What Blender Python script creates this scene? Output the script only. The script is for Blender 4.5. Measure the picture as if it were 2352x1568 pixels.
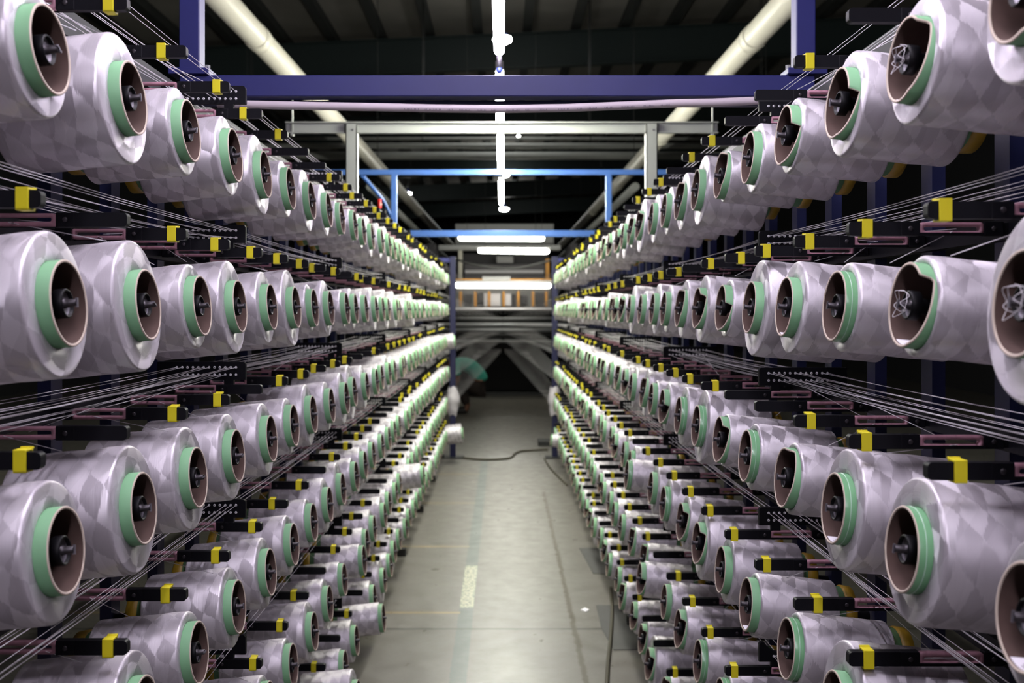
import bpy, bmesh, math, random
from mathutils import Vector, Matrix

for o in list(bpy.data.objects):
    bpy.data.objects.remove(o, do_unlink=True)
SC = bpy.context.scene
COL = SC.collection
PI = math.pi
CAMZ = 1.553            # eye height above the floor
F = 2350.0              # focal length in pixels of the 2352 wide frame
VX, VY = 1155.0, 714.0  # vanishing point of the aisle

# ------------------------------------------------------------------ camera
cam = bpy.data.cameras.new('camera')
cam.sensor_width = 36.0
cam.lens = 36.0 * F / 2352.0
cam.shift_x = (1176.0 - VX) / 2352.0
cam.shift_y = -(784.0 - VY) / 2352.0
cam.clip_start, cam.clip_end = 0.05, 200
cam.dof.use_dof = True
cam.dof.focus_distance = 1.95
cam.dof.aperture_fstop = 5.6
camo = bpy.data.objects.new('camera', cam)
camo.location = (0, 0, CAMZ)
camo.rotation_euler = (PI / 2, 0, 0)
COL.objects.link(camo)
SC.camera = camo

# ------------------------------------------------------------------ world, exposure
SC.view_settings.view_transform = 'Standard'
SC.view_settings.look = 'None'
SC.view_settings.gamma = 1
SC.view_settings.use_curve_mapping = False
SC.view_settings.exposure = 0.0
w = bpy.data.worlds.new('hall_air')
SC.world = w
w.use_nodes = True
w.node_tree.nodes['Background'].inputs[0].default_value = (0.8, 0.75, 0.9, 1)
w.node_tree.nodes['Background'].inputs[1].default_value = 0.02
SC.cycles.max_bounces = 6
SC.cycles.diffuse_bounces = 3
SC.cycles.glossy_bounces = 3
SC.cycles.use_denoising = True
SC.cycles.sample_clamp_indirect = 4.0

# strength of the lamps (W per square metre of tube)
E_NEAR, E_MID, E_FAR, E_BACK = 100.0, 310.0, 340.0, 165.0
E_CROSS, E_LOOM = 36.0, 12.0
WHITE_COOL = (0.92, 0.84, 1.0)
WHITE_WARM = (1.0, 1.0, 0.88)


# ------------------------------------------------------------------ materials
def nodes_of(name):
    m = bpy.data.materials.new(name)
    m.use_nodes = True
    nt = m.node_tree
    b = nt.nodes['Principled BSDF']
    return m, nt, b


def N(nt, kind, **kw):
    n = nt.nodes.new(kind)
    for k, v in kw.items():
        setattr(n, k, v)
    return n


def L(nt, a, b):
    nt.links.new(a, b)


def mth(nt, op, a, b=None, c=None):
    n = nt.nodes.new('ShaderNodeMath')
    n.operation = op
    for i, v in enumerate((a, b, c)):
        if v is None:
            continue
        if isinstance(v, (int, float)):
            n.inputs[i].default_value = v
        else:
            nt.links.new(v, n.inputs[i])
    return n.outputs[0]


def mixc(nt, fac, a, b):
    n = nt.nodes.new('ShaderNodeMix')
    n.data_type = 'RGBA'
    for i, v in ((0, fac), (6, a), (7, b)):
        if isinstance(v, (int, float)):
            n.inputs[i].default_value = v
        elif isinstance(v, tuple):
            n.inputs[i].default_value = (v[0], v[1], v[2], 1)
        else:
            nt.links.new(v, n.inputs[i])
    return n.outputs[2]


def simple(name, col, rough=0.5, metal=0.0, var=0.12, scale=30.0, bump=0.0, spec=0.5):
    m, nt, b = nodes_of(name)
    tc = N(nt, 'ShaderNodeTexCoord')
    nz = N(nt, 'ShaderNodeTexNoise')
    nz.inputs['Scale'].default_value = scale
    nz.inputs['Detail'].default_value = 4
    L(nt, tc.outputs['Object'], nz.inputs['Vector'])
    lo = tuple(max(0, c * (1 - var)) for c in col)
    hi = tuple(min(1, c * (1 + var)) for c in col)
    L(nt, mixc(nt, nz.outputs['Fac'], lo, hi), b.inputs['Base Color'])
    b.inputs['Roughness'].default_value = rough
    b.inputs['Metallic'].default_value = metal
    b.inputs['Specular IOR Level'].default_value = spec
    if bump:
        bp = N(nt, 'ShaderNodeBump')
        bp.inputs['Strength'].default_value = bump
        bp.inputs['Distance'].default_value = 0.002
        L(nt, nz.outputs['Fac'], bp.inputs['Height'])
        L(nt, bp.outputs[0], b.inputs['Normal'])
    return m


def glow(name, col, strength):
    m, nt, b = nodes_of(name)
    b.inputs['Base Color'].default_value = (0.8, 0.8, 0.8, 1)
    b.inputs['Emission Color'].default_value = (col[0], col[1], col[2], 1)
    b.inputs['Emission Strength'].default_value = strength
    return m


def yarn_material():
    m, nt, b = nodes_of('satin_yarn')
    uv = N(nt, 'ShaderNodeUVMap')
    uv.uv_map = 'UVMap'
    sp = N(nt, 'ShaderNodeSeparateXYZ')
    L(nt, uv.outputs[0], sp.inputs[0])
    U, V = sp.outputs[0], sp.outputs[1]
    oi = N(nt, 'ShaderNodeObjectInfo')
    rnd = oi.outputs['Random']
    tc = N(nt, 'ShaderNodeTexCoord')
    nz = N(nt, 'ShaderNodeTexNoise')
    nz.noise_dimensions = '4D'
    nz.inputs['Scale'].default_value = 14
    nz.inputs['Detail'].default_value = 1.5
    L(nt, tc.outputs['Object'], nz.inputs['Vector'])
    L(nt, mth(nt, 'MULTIPLY', rnd, 50.0), nz.inputs['W'])
    d = mth(nt, 'MULTIPLY', mth(nt, 'SUBTRACT', nz.outputs['Fac'], 0.5), 0.9)
    # fine thread lines running round the package
    cs = N(nt, 'ShaderNodeCombineXYZ')
    L(nt, mth(nt, 'MULTIPLY', V, 900.0), cs.inputs[0])
    L(nt, mth(nt, 'MULTIPLY', U, 6.0), cs.inputs[1])
    L(nt, mth(nt, 'MULTIPLY', rnd, 30.0), cs.inputs[2])
    fn = N(nt, 'ShaderNodeTexNoise')
    fn.inputs['Scale'].default_value = 1.0
    fn.inputs['Detail'].default_value = 2
    L(nt, cs.outputs[0], fn.inputs['Vector'])
    fine = fn.outputs['Fac']
    d = mth(nt, 'ADD', d, mth(nt, 'MULTIPLY', mth(nt, 'SUBTRACT', fine, 0.5), 0.30))
    # helical winding: two crossing families of bands
    a = mth(nt, 'ADD', mth(nt, 'DIVIDE', V, 0.031), mth(nt, 'MULTIPLY', rnd, 9.0))
    a2 = mth(nt, 'ADD', mth(nt, 'DIVIDE', V, 0.052), mth(nt, 'MULTIPLY', rnd, 5.0))
    bb = mth(nt, 'MULTIPLY', U, 10.0)
    s = mth(nt, 'FLOOR', mth(nt, 'ADD', mth(nt, 'ADD', a, mth(nt, 'MULTIPLY', U, 4.0)), d))
    t = mth(nt, 'FLOOR', mth(nt, 'SUBTRACT', mth(nt, 'SUBTRACT', a2, bb), d))
    par = mth(nt, 'FLOORED_MODULO', mth(nt, 'ADD', s, t), 2.0)
    cv = N(nt, 'ShaderNodeCombineXYZ')
    L(nt, s, cv.inputs[0]); L(nt, t, cv.inputs[1]); L(nt, rnd, cv.inputs[2])
    wn = N(nt, 'ShaderNodeTexWhiteNoise')
    L(nt, cv.outputs[0], wn.inputs['Vector'])
    cv2 = N(nt, 'ShaderNodeCombineXYZ')
    L(nt, mth(nt, 'FLOOR', mth(nt, 'ADD', mth(nt, 'DIVIDE', V, 0.021), d)), cv2.inputs[0])
    L(nt, mth(nt, 'FLOOR', mth(nt, 'ADD', mth(nt, 'MULTIPLY', U, 13.0), mth(nt, 'MULTIPLY', V, 30.0))), cv2.inputs[1])
    L(nt, rnd, cv2.inputs[2])
    wn2 = N(nt, 'ShaderNodeTexWhiteNoise')
    L(nt, cv2.outputs[0], wn2.inputs['Vector'])
    cell = mth(nt, 'ADD', mth(nt, 'ADD', mth(nt, 'MULTIPLY', par, 0.48), mth(nt, 'MULTIPLY', wn.outputs['Value'], 0.26)), mth(nt, 'MULTIPLY', wn2.outputs['Value'], 0.26))
    c1 = mixc(nt, cell, (0.50, 0.46, 0.49), (0.73, 0.69, 0.73))  # cell tones paint in the sheen that shifts with thread direction
    c2 = mixc(nt, mth(nt, 'MULTIPLY', fine, 0.25), c1, (0.30, 0.28, 0.31))
    nt.nodes.remove(b)
    df = N(nt, 'ShaderNodeBsdfDiffuse')
    gl = N(nt, 'ShaderNodeBsdfAnisotropic')
    L(nt, c2, df.inputs['Color'])
    L(nt, mixc(nt, cell, (0.44, 0.42, 0.455), (1.0, 0.96, 1.0)), gl.inputs['Color'])
    L(nt, mth(nt, 'ADD', 0.44, mth(nt, 'MULTIPLY', wn.outputs['Value'], 0.08)), gl.inputs['Roughness'])
    gl.inputs['Anisotropy'].default_value = 0.44
    L(nt, mth(nt, 'ADD', -0.10, mth(nt, 'MULTIPLY', cell, 0.20)), gl.inputs['Rotation'])
    tg = N(nt, 'ShaderNodeTangent')
    tg.direction_type = 'RADIAL'
    tg.axis = 'X'
    L(nt, tg.outputs[0], gl.inputs['Tangent'])
    bp = N(nt, 'ShaderNodeBump')
    bp.inputs['Strength'].default_value = 0.20
    bp.inputs['Distance'].default_value = 0.0008
    L(nt, fine, bp.inputs['Height'])
    L(nt, bp.outputs[0], df.inputs['Normal'])
    L(nt, bp.outputs[0], gl.inputs['Normal'])
    mx = N(nt, 'ShaderNodeMixShader')
    mx.inputs[0].default_value = 0.50
    L(nt, df.outputs[0], mx.inputs[1])
    L(nt, gl.outputs[0], mx.inputs[2])
    L(nt, mx.outputs[0], nt.nodes['Material Output'].inputs['Surface'])
    return m


def floor_material():
    m, nt, b = nodes_of('worn_concrete')
    tc = N(nt, 'ShaderNodeTexCoord')
    sp = N(nt, 'ShaderNodeSeparateXYZ')
    L(nt, tc.outputs['Object'], sp.inputs[0])
    X, Y = sp.outputs[0], sp.outputs[1]

    def noise(scale, detail=5, rough=0.6):
        n = N(nt, 'ShaderNodeTexNoise')
        n.inputs['Scale'].default_value = scale
        n.inputs['Detail'].default_value = detail
        n.inputs['Roughness'].default_value = rough
        L(nt, tc.outputs['Object'], n.inputs['Vector'])
        return n.outputs['Fac']
    n1, n2, n3 = noise(1.6), noise(9), noise(60)

    def band(v, c, half, soft, wob=None, amp=0.0):
        if wob is not None:
            v = mth(nt, 'ADD', v, mth(nt, 'MULTIPLY', mth(nt, 'SUBTRACT', wob, 0.5), amp))
        dd = mth(nt, 'ABSOLUTE', mth(nt, 'SUBTRACT', v, c))
        r = N(nt, 'ShaderNodeMapRange')
        r.inputs['From Min'].default_value = half
        r.inputs['From Max'].default_value = half + soft
        r.inputs['To Min'].default_value = 1
        r.inputs['To Max'].default_value = 0
        L(nt, dd, r.inputs['Value'])
        return r.outputs[0]
    base = mixc(nt, n1, (0.125, 0.116, 0.098), (0.178, 0.166, 0.143))
    base = mixc(nt, mth(nt, 'MULTIPLY', n2, 0.55), base, (0.105, 0.10, 0.09))
    base = mixc(nt, mth(nt, 'MULTIPLY', n3, 0.2), base, (0.21, 0.20, 0.18))
    # grey green painted line along the aisle, its worn yellow stretch
    strip = mth(nt, 'MULTIPLY', band(X, -0.19, 0.034, 0.006, n3, 0.02), mth(nt, 'ADD', 0.45, mth(nt, 'MULTIPLY', n3, 0.6)))
    strip = mth(nt, 'MULTIPLY', strip, mth(nt, 'LESS_THAN', Y, 10.6))
    base = mixc(nt, strip, base, (0.075, 0.105, 0.098))
    worn = mth(nt, 'MULTIPLY', band(Y, 5.8, 0.42, 0.04), band(X, -0.19, 0.034, 0.004, n3, 0.03))
    worn = mth(nt, 'MULTIPLY', worn, mth(nt, 'GREATER_THAN', n3, 0.46))
    base = mixc(nt, worn, base, (0.42, 0.42, 0.30))
    # tan cross lines left of the painted line
    left = mth(nt, 'LESS_THAN', X, -0.22)
    for yy in (5.27, 6.75, 8.28, 9.75):
        ln = mth(nt, 'MULTIPLY', band(Y, yy, 0.012, 0.006, n2, 0.012), left)
        base = mixc(nt, mth(nt, 'MULTIPLY', ln, mth(nt, 'ADD', 0.25, n2)), base, (0.34, 0.25, 0.12))
    # joints
    seam = band(Y, 5.0, 0.007, 0.006, n2, 0.01)
    for yy in (8.9, 12.8):
        seam = mth(nt, 'MAXIMUM', seam, mth(nt, 'MULTIPLY', band(Y, yy, 0.005, 0.006), 0.5))
    base = mixc(nt, seam, base, (0.02, 0.018, 0.015))
    crack = mth(nt, 'MULTIPLY', band(X, 0.35, 0.006, 0.012, n2, 0.05), mth(nt, 'LESS_THAN', Y, 8.8))
    base = mixc(nt, mth(nt, 'MULTIPLY', crack, mth(nt, 'ADD', 0.55, n3)), base, (0.055, 0.04, 0.02))
    L(nt, base, b.inputs['Base Color'])
    L(nt, mth(nt, 'ADD', 0.16, mth(nt, 'MULTIPLY', n2, 0.36)), b.inputs['Roughness'])
    b.inputs['Specular IOR Level'].default_value = 0.5
    bp = N(nt, 'ShaderNodeBump')
    bp.inputs['Strength'].default_value = 0.12
    bp.inputs['Distance'].default_value = 0.01
    L(nt, mth(nt, 'ADD', n2, mth(nt, 'MULTIPLY', n3, 0.25)), bp.inputs['Height'])
    L(nt, bp.outputs[0], b.inputs['Normal'])
    return m


M = {}
M['yarn'] = yarn_material()
M['green'] = simple('green_tube_paper', (0.19, 0.41, 0.215), 0.6, var=0.10, scale=25)
M['green_film'] = simple('glossy_green_tube', (0.165, 0.38, 0.19), 0.22, var=0.10, scale=25)
M['film_edge'] = simple('clear_film_edge', (0.36, 0.56, 0.40), 0.15)
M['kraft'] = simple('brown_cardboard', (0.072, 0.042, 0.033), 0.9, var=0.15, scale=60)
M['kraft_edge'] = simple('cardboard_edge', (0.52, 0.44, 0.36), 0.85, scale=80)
M['hub'] = simple('black_hub_plastic', (0.004, 0.004, 0.005), 0.5, spec=0.15)
M['steel'] = simple('dull_steel', (0.15, 0.14, 0.16), 0.5, metal=0.5)
M['steel_dark'] = simple('dark_steel', (0.05, 0.045, 0.05), 0.45, metal=0.6)
M['cup'] = simple('amber_cup_plastic', (0.32, 0.20, 0.015), 0.45)
M['arm'] = simple('black_arm_plastic', (0.0055, 0.0055, 0.0075), 0.5, spec=0.14)
M['arm_edge'] = simple('black_arm_sheen', (0.012, 0.012, 0.016), 0.25)
M['pink'] = simple('pink_ceramic', (0.40, 0.20, 0.25), 0.6, var=0.18, scale=90, bump=0.2)
M['clip'] = simple('yellow_clip_plastic', (0.66, 0.58, 0.010), 0.5)
M['white_ceramic'] = simple('white_ceramic', (0.75, 0.74, 0.76), 0.3)
M['thread'] = simple('white_thread', (0.72, 0.70, 0.72), 0.5)
M['navy'] = simple('dark_navy_paint', (0.012, 0.016, 0.06), 0.45, scale=10)
M['blue'] = simple('blue_paint', (0.017, 0.020, 0.12), 0.5, scale=20, bump=0.1)
M['post_blue'] = simple('deep_blue_paint', (0.006, 0.007, 0.042), 0.5, scale=20)
M['bright_blue'] = simple('bright_blue_paint', (0.033, 0.095, 0.30), 0.5, scale=20)
M['galv'] = simple('galvanised_channel', (0.30, 0.31, 0.295), 0.5, scale=8)
M['cream'] = simple('cream_pipe', (0.47, 0.45, 0.385), 0.4, scale=5, var=0.05)
M['pvc'] = simple('mauve_white_pvc', (0.55, 0.48, 0.52), 0.4, scale=8)
M['ink'] = simple('grey_ink', (0.16, 0.14, 0.17), 0.7)
M['paper'] = simple('white_label_paper', (0.78, 0.76, 0.80), 0.6, var=0.03)
M['floor'] = floor_material()
M['roof'] = simple('dusty_roof_sheet', (0.17, 0.16, 0.145), 0.8, scale=1.2, var=0.35)
M['purlin'] = simple('dark_purlin', (0.015, 0.017, 0.016), 0.7)
M['rafter'] = simple('dark_green_rafter', (0.012, 0.022, 0.022), 0.6)
M['wall'] = simple('dark_wall', (0.016, 0.016, 0.019), 0.9, scale=2)
M['loom_dark'] = simple('charcoal_panel', (0.035, 0.032, 0.037), 0.6)
M['loom_grey'] = simple('grey_panel', (0.30, 0.30, 0.30), 0.6)
M['loom_mauve'] = simple('mauve_grey_panel', (0.13, 0.12, 0.13), 0.6)
M['orange'] = simple('orange_paint', (0.50, 0.22, 0.02), 0.5)
M['roller'] = simple('brushed_roller', (0.30, 0.31, 0.32), 0.4, metal=0.3)
M['black_iron'] = simple('black_iron', (0.02, 0.021, 0.021), 0.6)
M['pit_black'] = simple('recess_shade_black', (0.006, 0.006, 0.006), 0.7, spec=0.1)  # near black puts the shade of the opening under the yarn into the colour
M['rubber'] = simple('black_rubber', (0.022, 0.022, 0.021), 0.6)
M['cable'] = simple('olive_cable', (0.045, 0.038, 0.02), 0.7)
M['mat'] = simple('dark_rubber_sheet', (0.035, 0.034, 0.032), 0.6, scale=14, var=0.4)
M['plastic_wrap'] = simple('greyish_plastic_wrap', (0.50, 0.47, 0.50), 0.35, scale=30, var=0.2, bump=0.5)
M['skin'] = simple('brown_skin', (0.19, 0.085, 0.05), 0.55)
M['shirt'] = simple('teal_shirt', (0.045, 0.36, 0.27), 0.85, scale=20, var=0.2)
M['trousers'] = simple('dark_brown_trousers', (0.022, 0.014, 0.012), 0.9)
M['hair'] = simple('black_hair', (0.008, 0.007, 0.007), 0.6)
M['red'] = simple('red_plastic', (0.55, 0.02, 0.02), 0.4)
M['lamp_body'] = simple('white_lamp_body', (0.62, 0.62, 0.62), 0.4)
M['lamp_blue'] = simple('dark_blue_lamp_cap', (0.03, 0.05, 0.22), 0.4)


# ------------------------------------------------------------------ mesh helpers
class MB:
    """collects shapes and links them as ONE mesh"""
    def __init__(s):
        s.bm = bmesh.new()
        s.uv = s.bm.loops.layers.uv.new('UVMap')

    def box(s, lo, hi, mi=0, bev=0.0):
        b2 = bmesh.new()
        lo, hi = Vector(lo), Vector(hi)
        c, d = (lo + hi) / 2, hi - lo
        bmesh.ops.create_cube(b2, size=1.0, matrix=Matrix.Translation(c) @ Matrix.Diagonal((abs(d.x), abs(d.y), abs(d.z), 1)))
        if bev:
            bmesh.ops.bevel(b2, geom=b2.edges[:], offset=bev, segments=2, affect='EDGES', profile=0.5)
        s._merge(b2, mi)

    def _merge(s, b2, mi, smooth=False):
        vm = {}
        for v in b2.verts:
            vm[v] = s.bm.verts.new(v.co)
        for f in b2.faces:
            try:
                nf = s.bm.faces.new([vm[v] for v in f.verts])
                nf.material_index = mi
                nf.smooth = smooth
            except ValueError:
                pass
        b2.free()

    def prism(s, pts, d0, d1, plane='xz', mi=0, smooth=False):
        """outline pts in a plane, extruded along the third axis from d0 to d1"""
        def P(p, d):
            if plane == 'xz':
                return (p[0], d, p[1])
            if plane == 'xy':
                return (p[0], p[1], d)
            return (d, p[0], p[1])
        a = [s.bm.verts.new(P(p, d0)) for p in pts]
        b = [s.bm.verts.new(P(p, d1)) for p in pts]
        n = len(pts)
        fs = [s.bm.faces.new(a), s.bm.faces.new(list(reversed(b)))]
        for i in range(n):
            f = s.bm.faces.new([a[i], b[i], b[(i + 1) % n], a[(i + 1) % n]])
            f.smooth = smooth
            fs.append(f)
        for f in fs:
            f.material_index = mi

    def ring_prism(s, outer, inner, d0, d1, mi=0):
        """flat loop (outline with a hole) in xz, extruded in y"""
        n = len(outer)
        vs = []
        for d in (d0, d1):
            vs.append([s.bm.verts.new((p[0], d, p[1])) for p in outer])
            vs.append([s.bm.verts.new((p[0], d, p[1])) for p in inner])
        o0, i0, o1, i1 = vs
        for i in range(n):
            j = (i + 1) % n
            for q in ((o0[i], o0[j], i0[j], i0[i]), (o1[j], o1[i], i1[i], i1[j]), (o0[j], o0[i], o1[i], o1[j]), (i0[i], i0[j], i1[j], i1[i])):
                f = s.bm.faces.new(q)
                f.material_index = mi
                f.smooth = True

    def lathe(s, prof, n=48, mi=0, axis='x', mats=None, c=(0, 0, 0), close=False, dx=None, smooth=True):
        """prof: list of (axial, radius); dx(i, theta) shifts ring i along the axis"""
        rings = []
        c = Vector(c)
        for k, (a, r) in enumerate(prof):
            row = []
            for i in range(n + 1):
                if i == n:
                    row.append(row[0])
                    continue
                th = 2 * PI * i / n
                aa = a + (dx(k, th) if dx else 0.0)
                if axis == 'x':
                    p = (aa, r * math.sin(th), r * math.cos(th))
                elif axis == 'y':
                    p = (r * math.cos(th), aa, r * math.sin(th))
                else:
                    p = (r * math.cos(th), r * math.sin(th), aa)
                row.append(s.bm.verts.new(c + Vector(p)))
            rings.append(row)
        dist = [0.0]
        for k in range(1, len(prof)):
            dist.append(dist[-1] + math.hypot(prof[k][0] - prof[k - 1][0], prof[k][1] - prof[k - 1][1]))
        for k in range(len(prof) - 1):
            for i in range(n):
                try:
                    f = s.bm.faces.new([rings[k][i], rings[k][i + 1], rings[k + 1][i + 1], rings[k + 1][i]])
                except ValueError:
                    continue
                f.material_index = mats[k] if mats else mi
                f.smooth = smooth
                for lp, (uu, kk) in zip(f.loops, ((i, k), (i + 1, k), (i + 1, k + 1), (i, k + 1))):
                    lp[s.uv].uv = (uu / n, dist[kk])
        if close:
            for row in (rings[0], rings[-1]):
                try:
                    f = s.bm.faces.new(row[:-1])
                    f.material_index = mats[0] if mats else mi
                except ValueError:
                    pass

    def tube(s, pts, r, n=6, mi=0, cap=True):
        pts = [Vector(p) for p in pts]
        rows = []
        prev = None
        for i, p in enumerate(pts):
            t = (pts[min(i + 1, len(pts) - 1)] - pts[max(i - 1, 0)]).normalized()
            up = Vector((0, 0, 1)) if abs(t.z) < 0.9 else Vector((1, 0, 0))
            if prev is not None:
                u = (prev - t * prev.dot(t)).normalized()
            else:
                u = t.cross(up).normalized()
            prev = u
            v = t.cross(u)
            rr = r[i] if isinstance(r, (list, tuple)) else r
            rows.append([s.bm.verts.new(p + (u * math.cos(2 * PI * k / n) + v * math.sin(2 * PI * k / n)) * rr) for k in range(n)])
        for a, b in zip(rows, rows[1:]):
            for k in range(n):
                f = s.bm.faces.new([a[k], a[(k + 1) % n], b[(k + 1) % n], b[k]])
                f.smooth = True
                f.material_index = mi
        if cap:
            for row in (rows[0], rows[-1]):
                f = s.bm.faces.new(row)
                f.material_index = mi

    def mesh(s, name, mats):
        bmesh.ops.recalc_face_normals(s.bm, faces=s.bm.faces[:])
        me = bpy.data.meshes.new(name)
        s.bm.to_mesh(me)
        s.bm.free()
        for m in (mats if isinstance(mats, (list, tuple)) else [mats]):
            me.materials.append(M[m] if isinstance(m, str) else m)
        return me

    def build(s, name, mats, parent=None, loc=None):
        return link(name, s.mesh(name, mats), parent, loc)


def link(name, me, parent=None, loc=None):
    o = bpy.data.objects.new(name, me)
    COL.objects.link(o)
    if parent is not None:
        o.parent = parent
    if loc is not None:
        o.location = loc
    return o


def tag(o, label=None, cat=None, group=None, kind=None):
    if label:
        o['label'] = label
    if cat:
        o['category'] = cat
    if group:
        o['group'] = group
    if kind:
        o['kind'] = kind
    return o


def empty(name, loc=(0, 0, 0), rot=(0, 0, 0)):
    o = bpy.data.objects.new(name, None)
    o.empty_display_size = 0.05
    COL.objects.link(o)
    o.location = loc
    o.rotation_euler = rot
    return o


def smooth_path(pts, n=8):
    pts = [Vector(p) for p in pts]
    out = []
    for i in range(len(pts) - 1):
        p0, p1, p2, p3 = pts[max(i - 1, 0)], pts[i], pts[i + 1], pts[min(i + 2, len(pts) - 1)]
        for j in range(n):
            t = j / n
            out.append(0.5 * ((2 * p1) + (p2 - p0) * t + (2 * p0 - 5 * p1 + 4 * p2 - p3) * t * t + (3 * p1 - p0 - 3 * p2 + p3) * t ** 3))
    out.append(pts[-1])
    return out


def structure(name, mb, mats, loc=None):
    return tag(mb.build(name, mats, None, loc), kind='structure')


def at(px, py, d):
    """the point seen at pixel (px, py) at depth d"""
    return Vector(((px - VX) * d / F, d, CAMZ - (py - VY) * d / F))


def proj(p):
    return VX + F * p[0] / p[1], VY - F * (p[2] - CAMZ) / p[1]


# ------------------------------------------------------------------ room shell
mb = MB(); mb.box((-9, -3, -0.1), (9, 46, 0)); structure('floor', mb, 'floor')
mb = MB(); mb.box((-9.2, -3, 0), (-9, 46, 7)); structure('wall_left', mb, 'wall')
mb = MB(); mb.box((9, -3, 0), (9.2, 46, 7)); structure('wall_right', mb, 'wall')
mb = MB(); mb.box((-9, 46, 0), (9, 46.2, 7)); structure('wall_far', mb, 'wall')
mb = MB(); mb.box((-9, -3.2, 0), (9, -3, 7)); structure('wall_behind', mb, 'wall')
SL = 0.045
ZR = CAMZ + 4.5


def roof_z(x):
    return ZR + SL * x


mb = MB()
mb.prism([(-9.2, roof_z(-9.2)), (9.2, roof_z(9.2)), (9.2, roof_z(9.2) + 0.1), (-9.2, roof_z(-9.2) + 0.1)], -3, 46, 'xz')
structure('ceiling', mb, 'roof')
for k in range(22):
    x = -7.98 + 0.76 * k
    mb = MB()
    mb.box((x - 0.05, -3, roof_z(x) - 0.16), (x + 0.05, 46, roof_z(x) - 0.012))
    mb.box((x - 0.07, -3, roof_z(x) - 0.17), (x + 0.07, 46, roof_z(x) - 0.15))
    structure('trim_%d' % (k + 1), mb, 'purlin')
for k, y in enumerate((9.9, 15.9, 21.9, 27.9, 33.9, 39.9)):
    mb = MB()
    for (a, b, h) in ((-0.10, 0.10, (-0.23, -0.21)), (-0.012, 0.012, (-0.72, -0.21)), (-0.10, 0.10, (-0.74, -0.72))):
        mb.prism([(-9, roof_z(-9) + h[0]), (9, roof_z(9) + h[0]), (9, roof_z(9) + h[1]), (-9, roof_z(-9) + h[1])], y + a, y + b, 'xz')
    structure('trim_%d' % (k + 41), mb, 'rafter')

# ------------------------------------------------------------------ creel layout
WS = {-1: 0.55, 1: 0.517}            # distance of the tube rims from the aisle line
Z0 = {-1: 1.296, 1: 1.031}           # depth of the nearest column
PITCH = 0.284
NCOL = {-1: 33, 1: 34}
TIER = [0.320, 0.010, -0.303, -0.620, -0.937, -1.238]
TIER_R = [0.324, 0.008, -0.307, -0.620, -0.937, -1.238]
BAR = {-1: [.459, .136, -.182, -.502, -.82, -1.125], 1: [.444, .1235, -.196, -.522, -.84, -1.145]}
ARM_TIP = {-1: 0.56, 1: 0.519}
ARM_Y0 = {-1: 1.247, 1: 1.257 - 0.284}
TILT = math.radians(5.6)
TNAME = ['top', 'second', 'third', 'fourth', 'fifth', 'bottom']
SIDE = {-1: 'left', 1: 'right'}
ORD = ('first second third fourth fifth sixth seventh eighth ninth tenth eleventh twelfth thirteenth fourteenth fifteenth sixteenth '
       'seventeenth eighteenth nineteenth twentieth twenty-first twenty-second twenty-third twenty-fourth twenty-fifth twenty-sixth '
       'twenty-seventh twenty-eighth twenty-ninth thirtieth thirty-first thirty-second thirty-third thirty-fourth').split()
RAD = {
    (-1, 0): [.081, .099, .077, .082, .094, .074, .090, .083, .064, .060, .070],
    (-1, 1): [.096, .101, .079, .099, .085, .101, .072, .090, .068, .080, .070],
    (-1, 2): [.092, .0996, .096, .089, .085, .075, .090, .080, .092],
    (-1, 3): [.090, .095, .074, .083, .083, .078, .070, .085],
    (1, 0): [.094, .081, .081, .072, .074, .063, .093, .085, .080, .088],
    (1, 1): [.100, .066, .0714, .084, .104, .0715, .090, .088, .078, .090],
    (1, 2): [.081, .0945, .0935, .066, .069, .063, .099, .085, .080],
    (1, 3): [.09, .09, .103, .067, .068, .077, .095, .080],
}
RSTEP = [.062, .066, .070, .074, .078, .082, .086, .090, .094, .098, .102]
rng = random.Random(7)
TUBE_L = 0.205


def spool_z(side, tier):
    return (TIER if side < 0 else TIER_R)[tier]


# ---- yarn package meshes, one per size
YARN = {}


def yarn_mb(R, n=72):
    mb = MB()
    rc = min(0.0045, (R - 0.056) * 0.5)
    prof = [(-0.0195, 0.0557)]
    m = 4
    face0, face1 = -0.0175, -0.0150
    for i in range(m):
        t = i / (m - 1)
        prof.append((face0 + (face1 - face0) * math.sin(t * PI / 2) * 0.6 - 0.0005, 0.057 + (R - rc - 0.057) * t))
    cx = prof[-1][0] - rc
    for i in range(1, 6):
        t = i / 5 * PI / 2
        prof.append((cx + rc * math.cos(t), R - rc + rc * math.sin(t)))
    x0, x1 = prof[-1][0], -0.176
    for i in range(1, 7):
        prof.append((x0 + (x1 - x0) * i / 6, R + 0.0006 * math.sin(i * 2.1)))
    for i in range(1, 5):
        t = i / 4 * PI / 2
        prof.append((x1 - rc * math.sin(t), R - rc + rc * math.cos(t)))
    prof.append((x1 - rc - 0.001, 0.0557))
    mb.lathe(prof, n)
    return mb


for R in RSTEP:
    YARN[R] = yarn_mb(R).mesh('yarn_package', 'yarn')


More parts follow.
